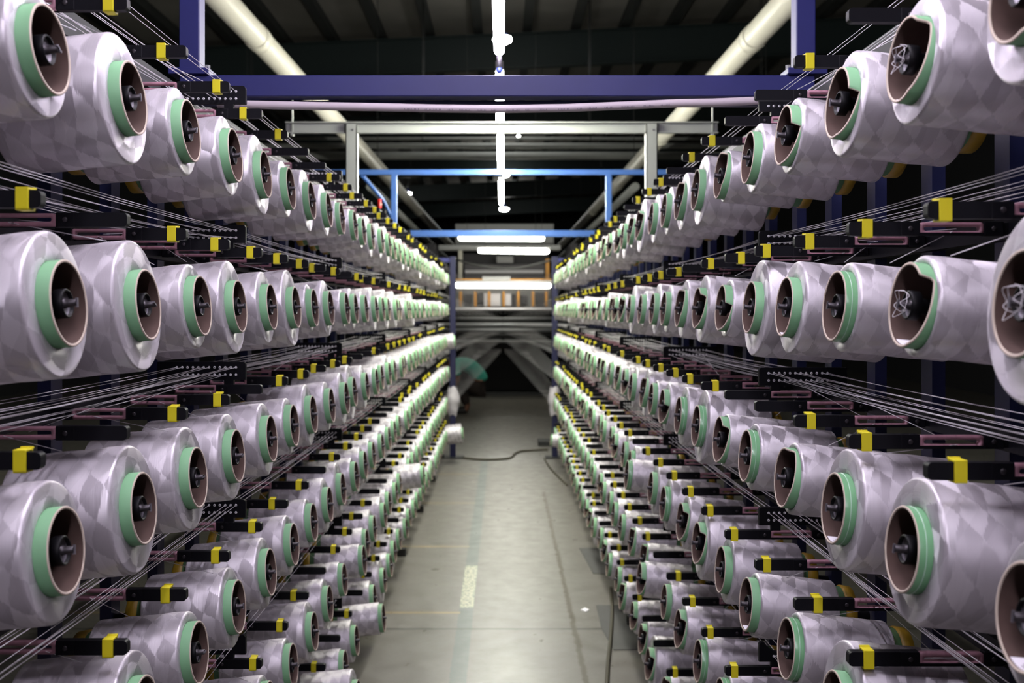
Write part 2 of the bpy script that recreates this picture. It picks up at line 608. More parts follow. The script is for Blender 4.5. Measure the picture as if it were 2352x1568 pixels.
def tube_mb(notch=None, n=72, film=False):
    """paper tube; notch = (start, end, depth): a torn step at start that runs back out to the rim at end"""
    mb = MB()
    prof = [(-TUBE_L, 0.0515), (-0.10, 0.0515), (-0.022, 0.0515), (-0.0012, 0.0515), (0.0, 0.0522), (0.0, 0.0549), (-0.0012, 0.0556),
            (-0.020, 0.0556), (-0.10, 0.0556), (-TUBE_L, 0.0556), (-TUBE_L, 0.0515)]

    def dx(k, th):
        if notch is None or not 3 <= k <= 6:
            return 0.0
        a = math.degrees(th) % 360
        s0, s1, dep = notch
        if a < s0 or a > s1:
            return 0.0
        up = min(1.0, (a - s0) / 4.0)
        t = max(0.0, (a - s0 - 4) / (s1 - s0 - 4))
        return -dep * up * (1 - t) ** 0.8
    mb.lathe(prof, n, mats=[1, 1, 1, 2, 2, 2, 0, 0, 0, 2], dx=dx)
    if film:       # film wrap lines standing proud of the tube
        for xx in (-0.0100,):
            mb.lathe([(xx + 0.0008, 0.0556), (xx + 0.0004, 0.0561), (xx - 0.0004, 0.0561), (xx - 0.0008, 0.0556)], n, mi=3)
    return mb


TUBES = {
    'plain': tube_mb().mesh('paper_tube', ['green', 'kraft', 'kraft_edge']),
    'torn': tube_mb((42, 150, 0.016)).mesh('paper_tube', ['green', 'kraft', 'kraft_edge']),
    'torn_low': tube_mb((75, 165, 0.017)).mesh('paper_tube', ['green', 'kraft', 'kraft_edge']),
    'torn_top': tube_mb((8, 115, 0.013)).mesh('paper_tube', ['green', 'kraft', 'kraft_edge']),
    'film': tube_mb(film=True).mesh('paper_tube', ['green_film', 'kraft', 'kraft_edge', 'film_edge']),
}
# hub: black ring, recessed steel face, shaft that runs back to the creel
mb = MB()
mb.lathe([(-0.10, 0.012), (-0.095, 0.030), (-0.080, 0.030), (-0.078, 0.011), (-0.017, 0.0105), (-0.016, 0.019), (-0.0035, 0.019), (-0.0020, 0.0175), (-0.0025, 0.0160), (-0.007, 0.0155), (-0.007, 0.004)], 36,
         mats=[0, 0, 0, 0, 0, 0, 0, 0, 0, 1])
HUB = mb.mesh('hub', ['hub', 'steel'])
mb = MB()
mb.lathe([(-0.262, 0.0), (-0.262, 0.010), (-0.05, 0.010), (-0.008, 0.0075), (-0.0075, 0.0062), (-0.002, 0.0052), (0.0085, 0.0046), (0.0095, 0.0035), (0.0070, 0.0025), (0.0070, 0.0)], 20,
         mats=[1, 1, 1, 1, 1, 1, 1, 1, 1])
mb.box((0.0075, -0.0012, -0.006), (0.0105, 0.0012, 0.006))
SHAFT = mb.mesh('spindle_shaft', ['steel', 'steel_dark'])
mb = MB()
mb.lathe([(-0.196, 0.0560), (-0.199, 0.0590), (-0.218, 0.0575), (-0.226, 0.040), (-0.230, 0.014), (-0.230, 0.0102)], 32, mats=[0, 0, 0, 1, 1])
CUP = mb.mesh('back_cup', ['cup', 'hub'])
# white paper label inside the tube, with a few printed lines
mb = MB()


def inside_patch(a0, a1, x0, x1, r, mi, n=8):
    for i in range(n):
        t0, t1 = a0 + (a1 - a0) * i / n, a0 + (a1 - a0) * (i + 1) / n
        q = [mb.bm.verts.new((xx, r * math.sin(t), r * math.cos(t))) for xx, t in ((x0, t0), (x0, t1), (x1, t1), (x1, t0))]
        f = mb.bm.faces.new(q)
        f.material_index = mi


inside_patch(PI - 0.38, PI + 0.42, -0.040, -0.003, 0.0512, 0)
for i, (x0, x1) in enumerate(((-0.010, -0.008), (-0.014, -0.012), (-0.018, -0.016))):
    inside_patch(PI - 0.25, PI + 0.15 + 0.08 * (i % 2), x0, x1, 0.05105, 1, 4)
LABEL_PAPER = mb.mesh('paper_label', ['paper', 'ink'])
# waste thread tuft caught on the hub
mb = MB()
r2 = random.Random(3)
for q in range(2):
    pts = []
    a = r2.uniform(0, 6.28)
    for i in range(10):
        a += r2.uniform(0.3, 0.9)
        rr = r2.uniform(0.006, 0.022)
        pts.append((0.004 + r2.uniform(-0.003, 0.006), rr * math.sin(a), rr * math.cos(a)))
    mb.tube(smooth_path(pts), 0.00035, 5)
TUFT = mb.mesh('thread_tuft', 'thread')


def near_R(v):
    return min(RSTEP, key=lambda q: abs(q - v))


def in_frame(p, R, mx=1.0):
    """does a package of radius R round p show in the picture?"""
    x, y = proj(p)
    r = R * F / p[1]
    return -r * mx < x < 2352 + r * 1.0 and -r < y < 1568 + r


SPECIAL = {  # (side, tier, column): (tube, extras)
    (1, 0, 1): ('torn', ('label', 'tuft')), (1, 0, 2): ('torn_low', ('line',)), (1, 0, 3): ('torn_low', ()), (1, 0, 4): ('plain', ()),
    (1, 0, 5): ('torn_top', ()), (1, 0, 7): ('torn_top', ()), (1, 1, 0): ('plain', ('tuft',)), (1, 1, 1): ('torn', ('label', 'tuft')), (1, 1, 2): ('film', ()),
    (1, 1, 3): ('plain', ('label',)), (1, 1, 4): ('plain', ()), (1, 1, 5): ('torn_low', ()), (1, 1, 6): ('torn', ()), (1, 1, 7): ('torn_top', ()),
    (1, 2, 1): ('film', ()), (1, 2, 2): ('film', ('label',)), (1, 2, 3): ('torn_top', ()), (1, 2, 4): ('film', ()), (1, 2, 5): ('torn', ()),
    (1, 3, 3): ('film', ()), (1, 3, 4): ('plain', ('label',)), (1, 3, 6): ('torn', ()), (1, 2, 0): ('plain', ('label',)),
    (1, 4, 5): ('film', ()), (1, 4, 6): ('film', ()), (1, 2, 6): ('film', ()), (1, 2, 7): ('film', ()),
}
SHIFT = {(-1, 4, 16): 0.10, (-1, 5, 7): 0.09, (-1, 5, 10): 0.07, (-1, 4, 9): 0.03, (1, 3, 10): 0.05, (1, 5, 31): 0.06, (-1, 5, 32): 0.15, (-1, 2, 32): 0.07, (1, 4, 9): 0.04, (-1, 5, 5): 0.02}
N_IND = 25
spool_pts = {}
far_parts = []
counter = {}
rows = {}
for side in (-1, 1):
    for tier in range(6):
        seen = 0
        for k in range(NCOL[side]):
            rl = RAD.get((side, tier), [])
            R = rl[k] if k < len(rl) else rng.choice(RSTEP)
            if k >= len(rl) and rng.random() < 0.35:
                R = rng.choice((.062, .066, .070))
            R = near_R(R)
            y = Z0[side] + PITCH * k + rng.uniform(-0.006, 0.006)
            if side < 0 and tier == 0:
                y -= 0.041
            sh = SHIFT.get((side, tier, k), rng.uniform(-0.004, 0.004) if k < 8 else rng.uniform(-0.008, 0.010))
            p = Vector((side * (WS[side] - sh), y, CAMZ + spool_z(side, tier)))
            spin = rng.uniform(0, 2 * PI)
            u1, u2 = rng.random(), rng.random()
            if not in_frame(p, R + 0.01):
                continue
            rows.setdefault((side, tier), []).append((k, p, R, spin, u1, u2))
# every spool, nearest first: 300 of them stand alone, the rest read as one mass
allsp = sorted((it[1].y, side, tier, it) for (side, tier), lst in rows.items() for it in lst)
single = set()
for (yy, side, tier, it) in allsp[:300]:
    single.add((side, tier, it[0]))
SIZEW = lambda R: 'slim' if R < 0.073 else ('medium' if R < 0.088 else 'thick')
far_yarn, far_tube = MB(), MB()


def merge_mesh(dst, me, mat):
    """append a mesh, transformed, to a collecting bmesh (keeps uv and material index)"""
    b2 = bmesh.new()
    b2.from_mesh(me)
    uv2 = b2.loops.layers.uv.get('UVMap')
    vm = {v: dst.bm.verts.new(mat @ v.co) for v in b2.verts}
    for f in b2.faces:
        nf = dst.bm.faces.new([vm[v] for v in f.verts])
        nf.material_index = f.material_index
        nf.smooth = True
        if uv2:
            for l1, l2 in zip(nf.loops, f.loops):
                l1[dst.uv].uv = l2[uv2].uv
    b2.free()


LOWY = {R: yarn_mb(R, 20).mesh('yarn_package', 'yarn') for R in RSTEP}
LOWT = tube_mb(n=20).mesh('paper_tube', ['green', 'kraft', 'kraft_edge'])
for (side, tier), lst in rows.items():
    for idx, (k, p, R, spin, u1, u2) in enumerate(lst):
        rot = (spin, -TILT, 0 if side < 0 else PI)
        kind, extra = SPECIAL.get((side, tier, k), (None, ()))
        if kind is None:
            if side > 0:
                kind = 'torn' if u1 < 0.18 else ('torn_top' if u1 < 0.30 else ('torn_low' if u1 < 0.45 else ('film' if u1 < 0.6 else 'plain')))
            else:
                kind = 'plain'
        if side > 0:
            rot = ((u2 - 0.5) * 0.25, -TILT, PI)
        if (side, tier, k) not in single:
            from mathutils import Euler
            mt = Matrix.Translation(p) @ Euler(rot).to_matrix().to_4x4()
            merge_mesh(far_yarn, LOWY[R], mt)
            merge_mesh(far_tube, LOWT, mt)
            continue
        root = empty('yarn_spool', p, rot)
        look = {'plain': 'green tube', 'film': 'glossy green tube'}.get(kind, 'torn green tube')
        tag(root, '%s white spool on %s, %s from front, %s tier of %s creel' % (SIZEW(R), look, ORD[idx], TNAME[tier], SIDE[side]),
            'spool', 'yarn spools on the %s tier of the %s creel' % (TNAME[tier], SIDE[side]))
        link('yarn_package', YARN[R], root)
        link('paper_tube', TUBES[kind], root)
        h = link('hub', HUB, root)
        link('spindle_shaft', SHAFT, h)
        link('back_cup', CUP, root)
        if 'label' in extra:
            tag(link('paper_label', LABEL_PAPER, root), 'white printed paper label stuck inside the tube')
        if 'tuft' in extra:
            tag(link('thread_tuft', TUFT, root), 'tangle of white waste thread on the hub')
        spool_pts[(side, tier, k)] = (p, R, root)
fy = far_yarn.build('distant_yarn_spools', 'yarn')
tag(fy, 'white yarn spools packed at the far ends of both creels', 'spools', kind='stuff')
ft = far_tube.build('green_tubes', ['green', 'kraft', 'kraft_edge'], fy)
tag(ft, 'green paper tubes of the far spools', kind='stuff')

# ------------------------------------------------------------------ guide arms over the spools
H = 0.0108


def rounded(x0, x1, z0, z1, r, n=5, ends=(True, True)):
    pts = []
    for (cx, cz, a0, use) in ((x1 - r, z1 - r, 0, ends[1]), (x0 + r, z1 - r, PI / 2, ends[0]), (x0 + r, z0 + r, PI, ends[0]), (x1 - r, z0 + r, 1.5 * PI, ends[1])):
        if use:
            for i in range(n + 1):
                a = a0 + PI / 2 * i / n
                pts.append((cx + r * math.cos(a), cz + r * math.sin(a)))
        else:
            sx = 1 if a0 in (0, 1.5 * PI) else -1
            sz = 1 if a0 in (0, PI / 2) else -1
            pts.append((cx + sx * r, cz + sz * r))
    return pts


def arm_parts(low=False):
    mb = MB()
    mb.prism(rounded(-0.078, 0.0, -H, H, 0.006, 4, (False, True)), -0.007, 0.007, 'xz')
    mb.box((-0.106, -0.008, -H), (-0.078, 0.008, H), 0, 0 if low else 0.001)
    mb.box((-0.232, -0.008, -H), (-0.203, 0.008, H), 0, 0 if low else 0.001)
    mb.box((-0.262, -0.006, -0.009), (-0.232, 0.006, 0.009), 0)
    mb.box((-0.203, 0.0045, -H), (-0.106, 0.0075, -0.006), 0)
    body = mb
    lp = MB()
    lp.ring_prism(rounded(-0.2025, -0.1065, -0.0095, 0.0095, 0.005), rounded(-0.1965, -0.1125, -0.0030, 0.0036, 0.0030), -0.0065, 0.0040)
    sc = MB()
    sc.lathe([(-0.0095, 0.0), (-0.0095, 0.0018), (-0.0090, 0.0035), (-0.0078, 0.0038), (-0.0070, 0.0038)], 14, axis='y', c=(-0.092, 0, 0))
    s2 = MB()
    s2.lathe([(-0.0095, 0.0), (-0.0095, 0.0018), (-0.0090, 0.0035), (-0.0078, 0.0038), (-0.0070, 0.0038)], 14, axis='y', c=(-0.217, 0, 0))
    return body, lp, sc, s2


b_, l_, s_, s2_ = arm_parts()
ARM = b_.mesh('arm_bar', 'arm')
LOOP = l_.mesh('slot_loop', 'pink')
SCREW = s_.mesh('screw', 'steel_dark')
SCREW2 = s2_.mesh('screw', 'steel_dark')
mb = MB()     # clip: a C shaped yellow sleeve with a lip
cw = 0.0078
mb.box((-cw, -0.0105, -0.0140), (cw, -0.0075, 0.0125), 0, 0.0006)
mb.box((-cw, -0.0105, 0.0112), (cw, 0.0100, 0.0140), 0, 0.0006)
mb.box((-cw, -0.0105, -0.0140), (cw, 0.0100, -0.0112), 0, 0.0006)
mb.box((-cw, 0.0075, -0.0140), (cw, 0.0100, 0.0140), 0, 0.0006)
mb.box((-cw, 0.0085, 0.0125), (cw, 0.0130, 0.0155), 0, 0.0006)
CLIP = mb.mesh('clip', 'clip')
NOCLIP = {(-1, 2, 1), (-1, 1, 1), (1, 0, 2), (1, 0, 4), (1, 0, 5), (1, 2, 4), (-1, 2, 4), (1, 2, 5), (-1, 0, 6), (-1, 0, 7)}
PLATE_K = {-1: [4, 9, 14, 19, 24, 29], 1: [5, 10, 15, 20, 25, 30]}
far_arm, far_clip = MB(), MB()
arms = []
for side in (-1, 1):
    for tier in range(6):
        for k in range(NCOL[side] + 1):
            y = ARM_Y0[side] + PITCH * k
            p = Vector((side * ARM_TIP[side], y, CAMZ + BAR[side][tier]))
            u, v = rng.random(), rng.random()
            x, yp = proj(p)
            if not (-40 < x < 2392 and -50 < yp < 1620):
                continue
            if y > 10.6:
                continue
            arms.append((y, side, tier, k, p, u, v))
arms.sort(key=lambda q: q[0])
ai = {}
for n, (y, side, tier, k, p, u, v) in enumerate(arms):
    rot = (0, 0, 0 if side < 0 else PI)
    clip = u < 0.78
    if (side, tier, k) in NOCLIP:
        clip = False
    elif k < 6:
        clip = True
    cx = -0.020 - 0.012 * v if v < 0.8 else -0.045 * v
    if n < 300:
        idx = ai.get((side, tier), 0)
        ai[(side, tier)] = idx + 1
        root = empty('yarn_tensioner', p, (0, 0, 0 if side < 0 else PI))
        tag(root, 'black tensioner arm %s yellow clip, %s from front above %s tier of %s creel' % ('with' if clip else 'without', ORD[idx], TNAME[tier], SIDE[side]),
            'tensioner', 'yarn tensioners over the %s tier of the %s creel' % (TNAME[tier], SIDE[side]))
        link('arm_bar', ARM, root)
        # on the right creel the arms are turned about: the outer faces look the other way, so mirror the fittings
        o = link('slot_loop', LOOP, root)
        if side > 0:
            o.rotation_euler = (PI, 0, 0)
        for me in (SCREW, SCREW2):
            o = link('screw', me, root)
            if side > 0:
                o.rotation_euler = (PI, 0, 0)
        if clip:
            o = link('clip', CLIP, root, (cx, 0, 0))
            o.scale = (1, -1, 1) if side > 0 else (1, 1, 1)
    else:
        mt = Matrix.Translation(p) @ Matrix.Rotation(rot[2], 4, 'Z')
        merge_mesh(far_arm, ARM, mt)
        merge_mesh(far_arm, LOOP, mt) if False else None
        if clip:
            merge_mesh(far_clip, CLIP, mt @ Matrix.Translation((cx, 0, 0)))
fa = far_arm.build('distant_yarn_tensioners', 'arm')
tag(fa, 'black guide arms with yellow clips at the far ends of both creels', 'guide arms', kind='stuff')
tag(far_clip.build('clips', 'clip', fa), 'yellow clips', kind='stuff')

# ------------------------------------------------------------------ guide plates (combs) and the yarn strands that run through them
PLATE_X = 0.598
NH = 12


def hole_xz(j):
    """strand j of 24: distance out from the aisle and height over the plate middle"""
    return 0.022 + 0.0125 * (j % NH), (0.008 if j < NH else -0.009)


mb = MB()
pts = [(0.0, -0.021), (0.0, 0.014)] + [(-0.007 + 0.007 * math.cos(PI + a), 0.014 + 0.007 * math.sin(a)) if False else (0.007 - 0.007 * math.cos(a), 0.014 + 0.007 * math.sin(a)) for a in (0.4, 0.8, 1.2, PI / 2)]
pts += [(0.205, 0.021), (0.205, -0.021)]
pts = [(-a, b) for a, b in pts]
mb.prism(pts, -0.006, 0.006, 'xz')
mb.box((-0.050, -0.006, -0.034), (-0.028, 0.006, -0.0205), 0)
for j in range(2 * NH):
    hx, hz = hole_xz(j)
    for sy in (-1, 1):
        mb.lathe([(0.0062 * sy, 0.0030), (0.0075 * sy, 0.0024), (0.0072 * sy, 0.0012), (0.0045 * sy, 0.0011)], 8, axis='y', c=(-hx, 0, hz), mi=1)
PLATE = mb.mesh('guide_plate', ['arm', 'white_ceramic'])
mb = MB()     # lower tiers: the plate carries a horn at its aisle end
hp = [(-0.205, -0.021), (0.0, -0.021), (0.0, 0.019), (-0.004, 0.024), (-0.012, 0.024), (-0.022, 0.012), (-0.034, 0.003), (-0.05, 0.000), (-0.205, 0.0)]
mb.prism(hp, -0.006, 0.006, 'xz')
mb.box((-0.050, -0.006, -0.034), (-0.028, 0.006, -0.0205), 0)
for j in range(2 * NH):
    hx, hz = hole_xz(j)
    hx += 0.0062 if j >= NH else 0.0
    for sy in (-1, 1):
        mb.lathe([(0.0062 * sy, 0.0030), (0.0075 * sy, 0.0024), (0.0072 * sy, 0.0012), (0.0045 * sy, 0.0011)], 8, axis='y', c=(-hx - 0.012, 0, -0.008), mi=1)
HORN = mb.mesh('guide_plate', ['arm', 'white_ceramic'])
PY = {-1: [2.383 + 1.42 * i for i in range(6)], 1: [2.393 + 1.42 * i for i in range(6)]}
for side in (-1, 1):
    for tier in range(6):
        i_lab = 0
        for i, y in enumerate(PY[side]):
            p = Vector((side * PLATE_X, y, CAMZ + BAR[side][tier] + 0.043))
            x, yp = proj(p)
            if not (0 < x < 2352 and 0 < yp < 1600):
                continue
            o = link('guide_plate', HORN if tier == 4 else PLATE, None, p)
            o.rotation_euler = (0, 0, 0 if side < 0 else PI)
            tag(o, 'black perforated guide plate, %s from front on %s tier arms of %s creel' % (ORD[i_lab], TNAME[tier], SIDE[side]), 'guide plate',
                'guide plates on the %s tier of the %s creel' % (TNAME[tier], SIDE[side]))
            i_lab += 1
TGT = [-0.02, -0.13, -0.23, -0.34, -0.48, -0.66]
for side in (-1, 1):
    for tier in range(6):
        for j in range(2 * NH):
            hx, hz = hole_xz(j)
            X = PLATE_X + hx if tier != 4 else PLATE_X + hx + 0.012 + (0.0062 if j >= NH else 0.0)
            Zc = CAMZ + BAR[side][tier] + 0.043 + (hz if tier != 4 else -0.008)
            pts = []
            prev = None
            st = (j * 5 + tier) % 24 - 11 + (3 if tier == 0 else 0)   # how far on this strand starts
            ys = ([0.963] if st <= 0 else []) + PY[side]
            if st > 0:
                ys = ys[min(4, st // 3):]
                kk_ = int((ys[0] - ARM_Y0[side]) / PITCH - 1 - st % 3)
                ya = ARM_Y0[side] + PITCH * max(kk_, 0) + 0.004
                pts.append((side * (ARM_TIP[side] + 0.115 + 0.08 * ((j * 7) % 11) / 11), ya, CAMZ + BAR[side][tier] + 0.0005))
            for y in ys:
                if prev is not None:
                    sag = rng.uniform(0.002, 0.009) if tier != 4 else 0.006
                    for t in (0.25, 0.5, 0.75):
                        pts.append((side * X + rng.uniform(-0.001, 0.001), prev + (y - prev) * t, Zc - sag * 4 * t * (1 - t)))
                pts.append((side * X, y, Zc))
                prev = y
            tx = side * (0.03 + 0.78 * (j % NH) / NH * (1.0 - 0.10 * tier))
            pts.append((side * X, 10.95, Zc - 0.004))
            pts.append((tx, 17.2, CAMZ + TGT[tier] + (0.02 if j < NH else -0.02)))
            mb = MB()
            mb.tube(pts, [0.00058 + 0.00003 * p[1] + (0.0003 if p[1] > 12 else 0) for p in pts], 5)
            o = mb.build('yarn_strand', 'thread')
            tag(o, 'white yarn strand stretched through the %s tier guide plates of %s creel' % (TNAME[tier], SIDE[side]), 'yarn strand',
                'yarn strands along the %s tier of the %s creel' % (TNAME[tier], SIDE[side]))
# yarn tails from the nearest spools up to their arms
for (side, tier, k), (p, R, root) in spool_pts.items():
    if k > 9:
        continue
    ka = k if side < 0 else k + 0
    ya = ARM_Y0[side] + PITCH * k
    tip = Vector((side * (ARM_TIP[side] + 0.12 + 0.07 * ((k * 37 + tier * 11) % 10) / 10), ya - 0.009 if side < 0 else ya - 0.009, CAMZ + BAR[side][tier] - 0.004))
    s = Vector((side * (WS[side] + 0.05 + 0.09 * ((k * 53 + tier * 7) % 10) / 10), p.y - 0.35 * R, p.z + 0.937 * R))
    inv = (Matrix.Translation(p) @ root.rotation_euler.to_matrix().to_4x4()).inverted()
    mb = MB()
    mid = (s + tip) / 2
    mb.tube([inv @ s, inv @ mid, inv @ tip], 0.0007, 5)
    mb.build('yarn_tail', 'thread', root)

# ------------------------------------------------------------------ creel frames
for side in (-1, 1):
    UX = side * (WS[side] + 0.275)
    root = empty('creel_frame', (UX, 5.5, 0))
    tag(root, 'navy steel creel frame holding the %s bank of yarn spools' % SIDE[side], 'creel')
    org = Vector((UX, 5.5, 0))

    def rel(p):
        return Vector(p) - org
    for k in range(NCOL[side]):
        y = Z0[side] + PITCH * k
        mb = MB()
        mb.box(rel((UX - 0.012, y - 0.024, 0.10)), rel((UX + 0.012, y + 0.024, CAMZ + 0.545)))
        mb.build('upright', 'navy', root)
    for tier in range(6):
        mb = MB()
        z = CAMZ + BAR[side][tier]
        x = side * (ARM_TIP[side] + 0.262)
        mb.box(rel((min(x, x - side * 0.022), 0.8, z - 0.016)), rel((max(x, x - side * 0.022), 10.75, z + 0.016)))
        mb.build('rail', 'arm', root)
    mb = MB()
    mb.box(rel((UX - 0.03, 0.8, CAMZ + 0.503)), rel((UX + 0.03, 10.9, CAMZ + 0.553)))
    mb.build('top_rail', 'purlin', root)
    mb = MB()
    mb.box(rel((UX - 0.03, 0.8, 0.045)), rel((UX + 0.03, 10.9, 0.11)))
    mb.build('bottom_rail', 'navy', root)
    for i in range(7):
        y = 2.25 + 1.42 * i
        mb = MB()
        a, b = side * 0.615, side * 1.10
        mb.box(rel((min(a, b), y - 0.03, 0.012)), rel((max(a, b), y + 0.03, 0.046)), 0, 0.004)
        mb.box(rel((min(a, a + side * 0.05), y - 0.035, 0.0)), rel((max(a, a + side * 0.05), y + 0.035, 0.014)), 0)
        mb.build('foot', 'rubber', root)
    # far end post beside the aisle
    px = -0.53 if side < 0 else 0.55
    mb = MB()
    mb.box(rel((px - 0.03, 10.80, 0.012)), rel((px + 0.03, 10.86, CAMZ + 0.575)), 0, 0.003)
    e = mb.build('end_post', 'post_blue', root)
    mb = MB()
    mb.box(rel((px - 0.10, 10.74, 0.0)), rel((px + 0.12, 10.92, 0.014)), 0, 0.003)
    mb.build('base_plate', 'black_iron', e)
    mb = MB()
    a, b = px, UX
    mb.box(rel((min(a, b), 10.81, CAMZ + 0.515)), rel((max(a, b), 10.85, CAMZ + 0.56)))
    mb.build('end_rail', 'blue', root)

# plastic wrap bunched round the far posts
for side in (-1, 1):
    px = -0.53 if side < 0 else 0.55
    mb = MB()
    r3 = random.Random(5 + side)
    prof = []
    for i in range(13):
        prof.append((0.45 + 0.30 * i / 12, 0.045 + 0.028 * math.sin(PI * i / 12) + r3.uniform(-0.006, 0.006)))
    mb.lathe(prof, 20, axis='z', c=(px, 10.83, 0), dx=lambda k, th: 0.012 * math.sin(3 * th + k))
    o = mb.build('plastic_wrap', 'plastic_wrap')
    tag(o, 'crumpled whitish plastic wrap bunched around the %s far blue post' % SIDE[side], 'plastic wrap')

# ------------------------------------------------------------------ overhead steelwork
YB = 2.58


def beam(mb, x0, x1, y0, y1, z0, z1, bev=0.0, mi=0):
    mb.box((x0, y0, CAMZ + z0), (x1, y1, CAMZ + z1), mi, bev)


g = empty('overhead_gantry', (0, 0, 0))
tag(g, 'dark blue steel gantry beam crossing the aisle on the creel tops', 'gantry')
k = YB / F
mb = MB(); beam(mb, (412 - VX) * k, (1872 - VX) * k, YB, YB + 0.05, (VY - 221) * k, (VY - 172) * k, 0.003); mb.build('cross_beam', 'blue', g)
mb = MB(); beam(mb, (440 - VX) * k, (1850 - VX) * k, YB + 0.05, YB + 0.075, (VY - 233) * k, (VY - 222) * k); mb.build('lower_flange', 'navy', g)
for (a, b) in ((411, 458), (1829, 1874)):
    mb = MB(); beam(mb, (a - VX) * k, (b - VX) * k, YB, YB + 0.05, (VY - 172) * k, 1.6, 0.003)
    pst = mb.build('post', 'blue', g)
    mb = MB(); beam(mb, (a - 22 - VX) * k, (b + 24 - VX) * k, YB - 0.012, YB + 0.062, (VY - 171.5) * k, (VY - 157) * k, 0.002)
    mb.build('base_plate', 'blue', pst)
    bx = b + 16 if a < 1000 else a - 16
    mb = MB(); mb.lathe([(CAMZ + (VY - 157) * k, 0.007), (CAMZ + (VY - 148) * k, 0.007), (CAMZ + (VY - 147) * k, 0.0)], 6, axis='z', c=((bx - VX) * k, YB + 0.01, 0), smooth=False)
    mb.build('bolt', 'galv', pst)

# thin PVC pipe under the gantry
mb = MB()
yp = 2.50
kk = yp / F
pp = [(500, 239, .0088), (565, 240, .0090), (700, 243, .0094), (860, 246, .0098), (1000, 249, .0102), (1150, 250.5, .0104), (1300, 248, .0104), (1420, 243, .0100), (1560, 237, .0092), (1640, 235.5, .008), (1720, 232, .0066), (1790, 229, .006)]
mb.tube([at(a, b, yp) for a, b, r in pp], [0.0100] * len(pp), 12)
pv = mb.build('pipe', 'pvc')
tag(pv, 'thin printed white plastic pipe sagging below the dark blue beam', 'pipe')
mb = MB()
r4 = random.Random(11)
x = 930.0
while x < 1545:
    wl = r4.randint(4, 12)
    for i in range(wl):
        # interpolate the pipe line
        for q in range(len(pp) - 1):
            if pp[q][0] <= x <= pp[q + 1][0]:
                t = (x - pp[q][0]) / (pp[q + 1][0] - pp[q][0])
                yc = pp[q][1] + t * (pp[q + 1][1] - pp[q][1])
        c = at(x, yc + 4.2, yp)
        c.y = yp - 0.0090
        h = 0.0016 if r4.random() < 0.7 else 0.0011
        mb.box((c.x - 0.0011, c.y - 0.0006, c.z - h), (c.x + 0.0007, c.y + 0.0006, c.z + h))
        x += 3.2
    x += r4.uniform(10, 26)
mb.build('printed_text', 'ink', pv)

# grey channel frame
YG = 5.37
k = YG / F
g = empty('channel_frame', (0, YG, 0))
tag(g, 'light grey steel channel frame with two legs across the aisle', 'frame')
org = Vector((0, YG, 0))


def gbox(name, x0, x1, z0, z1, dy0, dy1, mat, parent, bev=0.002, org=None):
    mb = MB()
    mb.box((x0, dy0, CAMZ + z0), (x1, dy1, CAMZ + z1), 0, bev)
    return mb.build(name, mat, parent)


def channel(name, x0, x1, z0, z1, mat, parent):
    mb = MB()
    t = 0.006
    mb.box((x0, 0.0, CAMZ + z0 + t), (x1, t, CAMZ + z1 - t), 0)
    mb.box((x0, -0.022, CAMZ + z1 - t), (x1, t, CAMZ + z1), 0)
    mb.box((x0, -0.022, CAMZ + z0), (x1, t, CAMZ + z0 + t), 0)
    return mb.build(name, mat, parent)


channel('cross_channel', (657 - VX) * k, (1648 - VX) * k, (VY - 307) * k, (VY - 281) * k, 'galv', g)
for a, b in ((795, 822), (1482, 1509)):
    mb = MB()
    x0, x1 = (a - VX) * k, (b - VX) * k
    mb.box((x0, -0.026, CAMZ + 0.553), (x1, -0.020, CAMZ + (VY - 286) * k), 0)
    mb.box((x0, -0.026, CAMZ + 0.553), (x0 + 0.006, 0.02, CAMZ + (VY - 286) * k), 0)
    mb.box((x1 - 0.006, -0.026, CAMZ + 0.553), (x1, 0.02, CAMZ + (VY - 286) * k), 0)
    lg = mb.build('leg', 'galv', g)
    mb = MB()
    mb.lathe([(-0.030, 0.0), (-0.030, 0.005), (-0.0262, 0.006)], 6, axis='y', c=((x0 + x1) / 2 + 0.008, 0, CAMZ + (VY - 300) * k), smooth=False)
    mb.build('bolt', 'steel', lg)
for a in (672, 1636):
    mb = MB()
    mb.tube([((a - VX) * k, -0.008, CAMZ + 1.19), ((a - VX) * k, -0.008, CAMZ + (VY - 311) * k)], 0.0055, 8)
    mb.lathe([(CAMZ + (VY - 313) * k, 0.0), (CAMZ + (VY - 313) * k, 0.012), (CAMZ + (VY - 307.5) * k, 0.012)], 6, axis='z', c=((a - VX) * k, -0.008, 0), smooth=False)
    mb.build('hanger_rod', 'galv', g)

gbox('support_angle', -1.6, 1.6, 1.150, 1.190, -0.03, 0.0, 'black_iron', g)
for x in (-1.58, 1.58):
    gbox('support_drop', x - 0.01, x + 0.01, 1.17, roof_z(x) - CAMZ + 0.01, -0.025, -0.005, 'black_iron', g)

# bright blue frames further down the aisle
Y1 = 7.5
k = Y1 / F
g = empty('blue_frame', (0, Y1, 0))
tag(g, 'bright blue two-legged square tube frame behind the grey channel frame', 'frame')
gbox('cross_bar', (720 - VX) * k, (1560 - VX) * k, (VY - 401) * k, (VY - 389) * k, 0, 0.04, 'bright_blue', g)
for a, b in ((898, 911), (1392, 1405)):
    gbox('leg', (a - VX) * k, (b - VX) * k, 0.553, (VY - 401) * k, 0, 0.04, 'bright_blue', g)
mb = MB()
mb.tube([at(832, 402, Y1) - Vector((0, Y1 - 0.02, 0)), at(880, 460, Y1 + 1) - Vector((0, Y1, 0)), Vector((-0.88, 1.9, CAMZ + 0.56))], 0.016, 8)
mb.build('brace', 'bright_blue', g)
Y2 = 9.4
k = Y2 / F
g = empty('blue_frame', (0, Y2, 0))
tag(g, 'bright blue cross bar just over the first crosswise fluorescent lamp', 'frame')
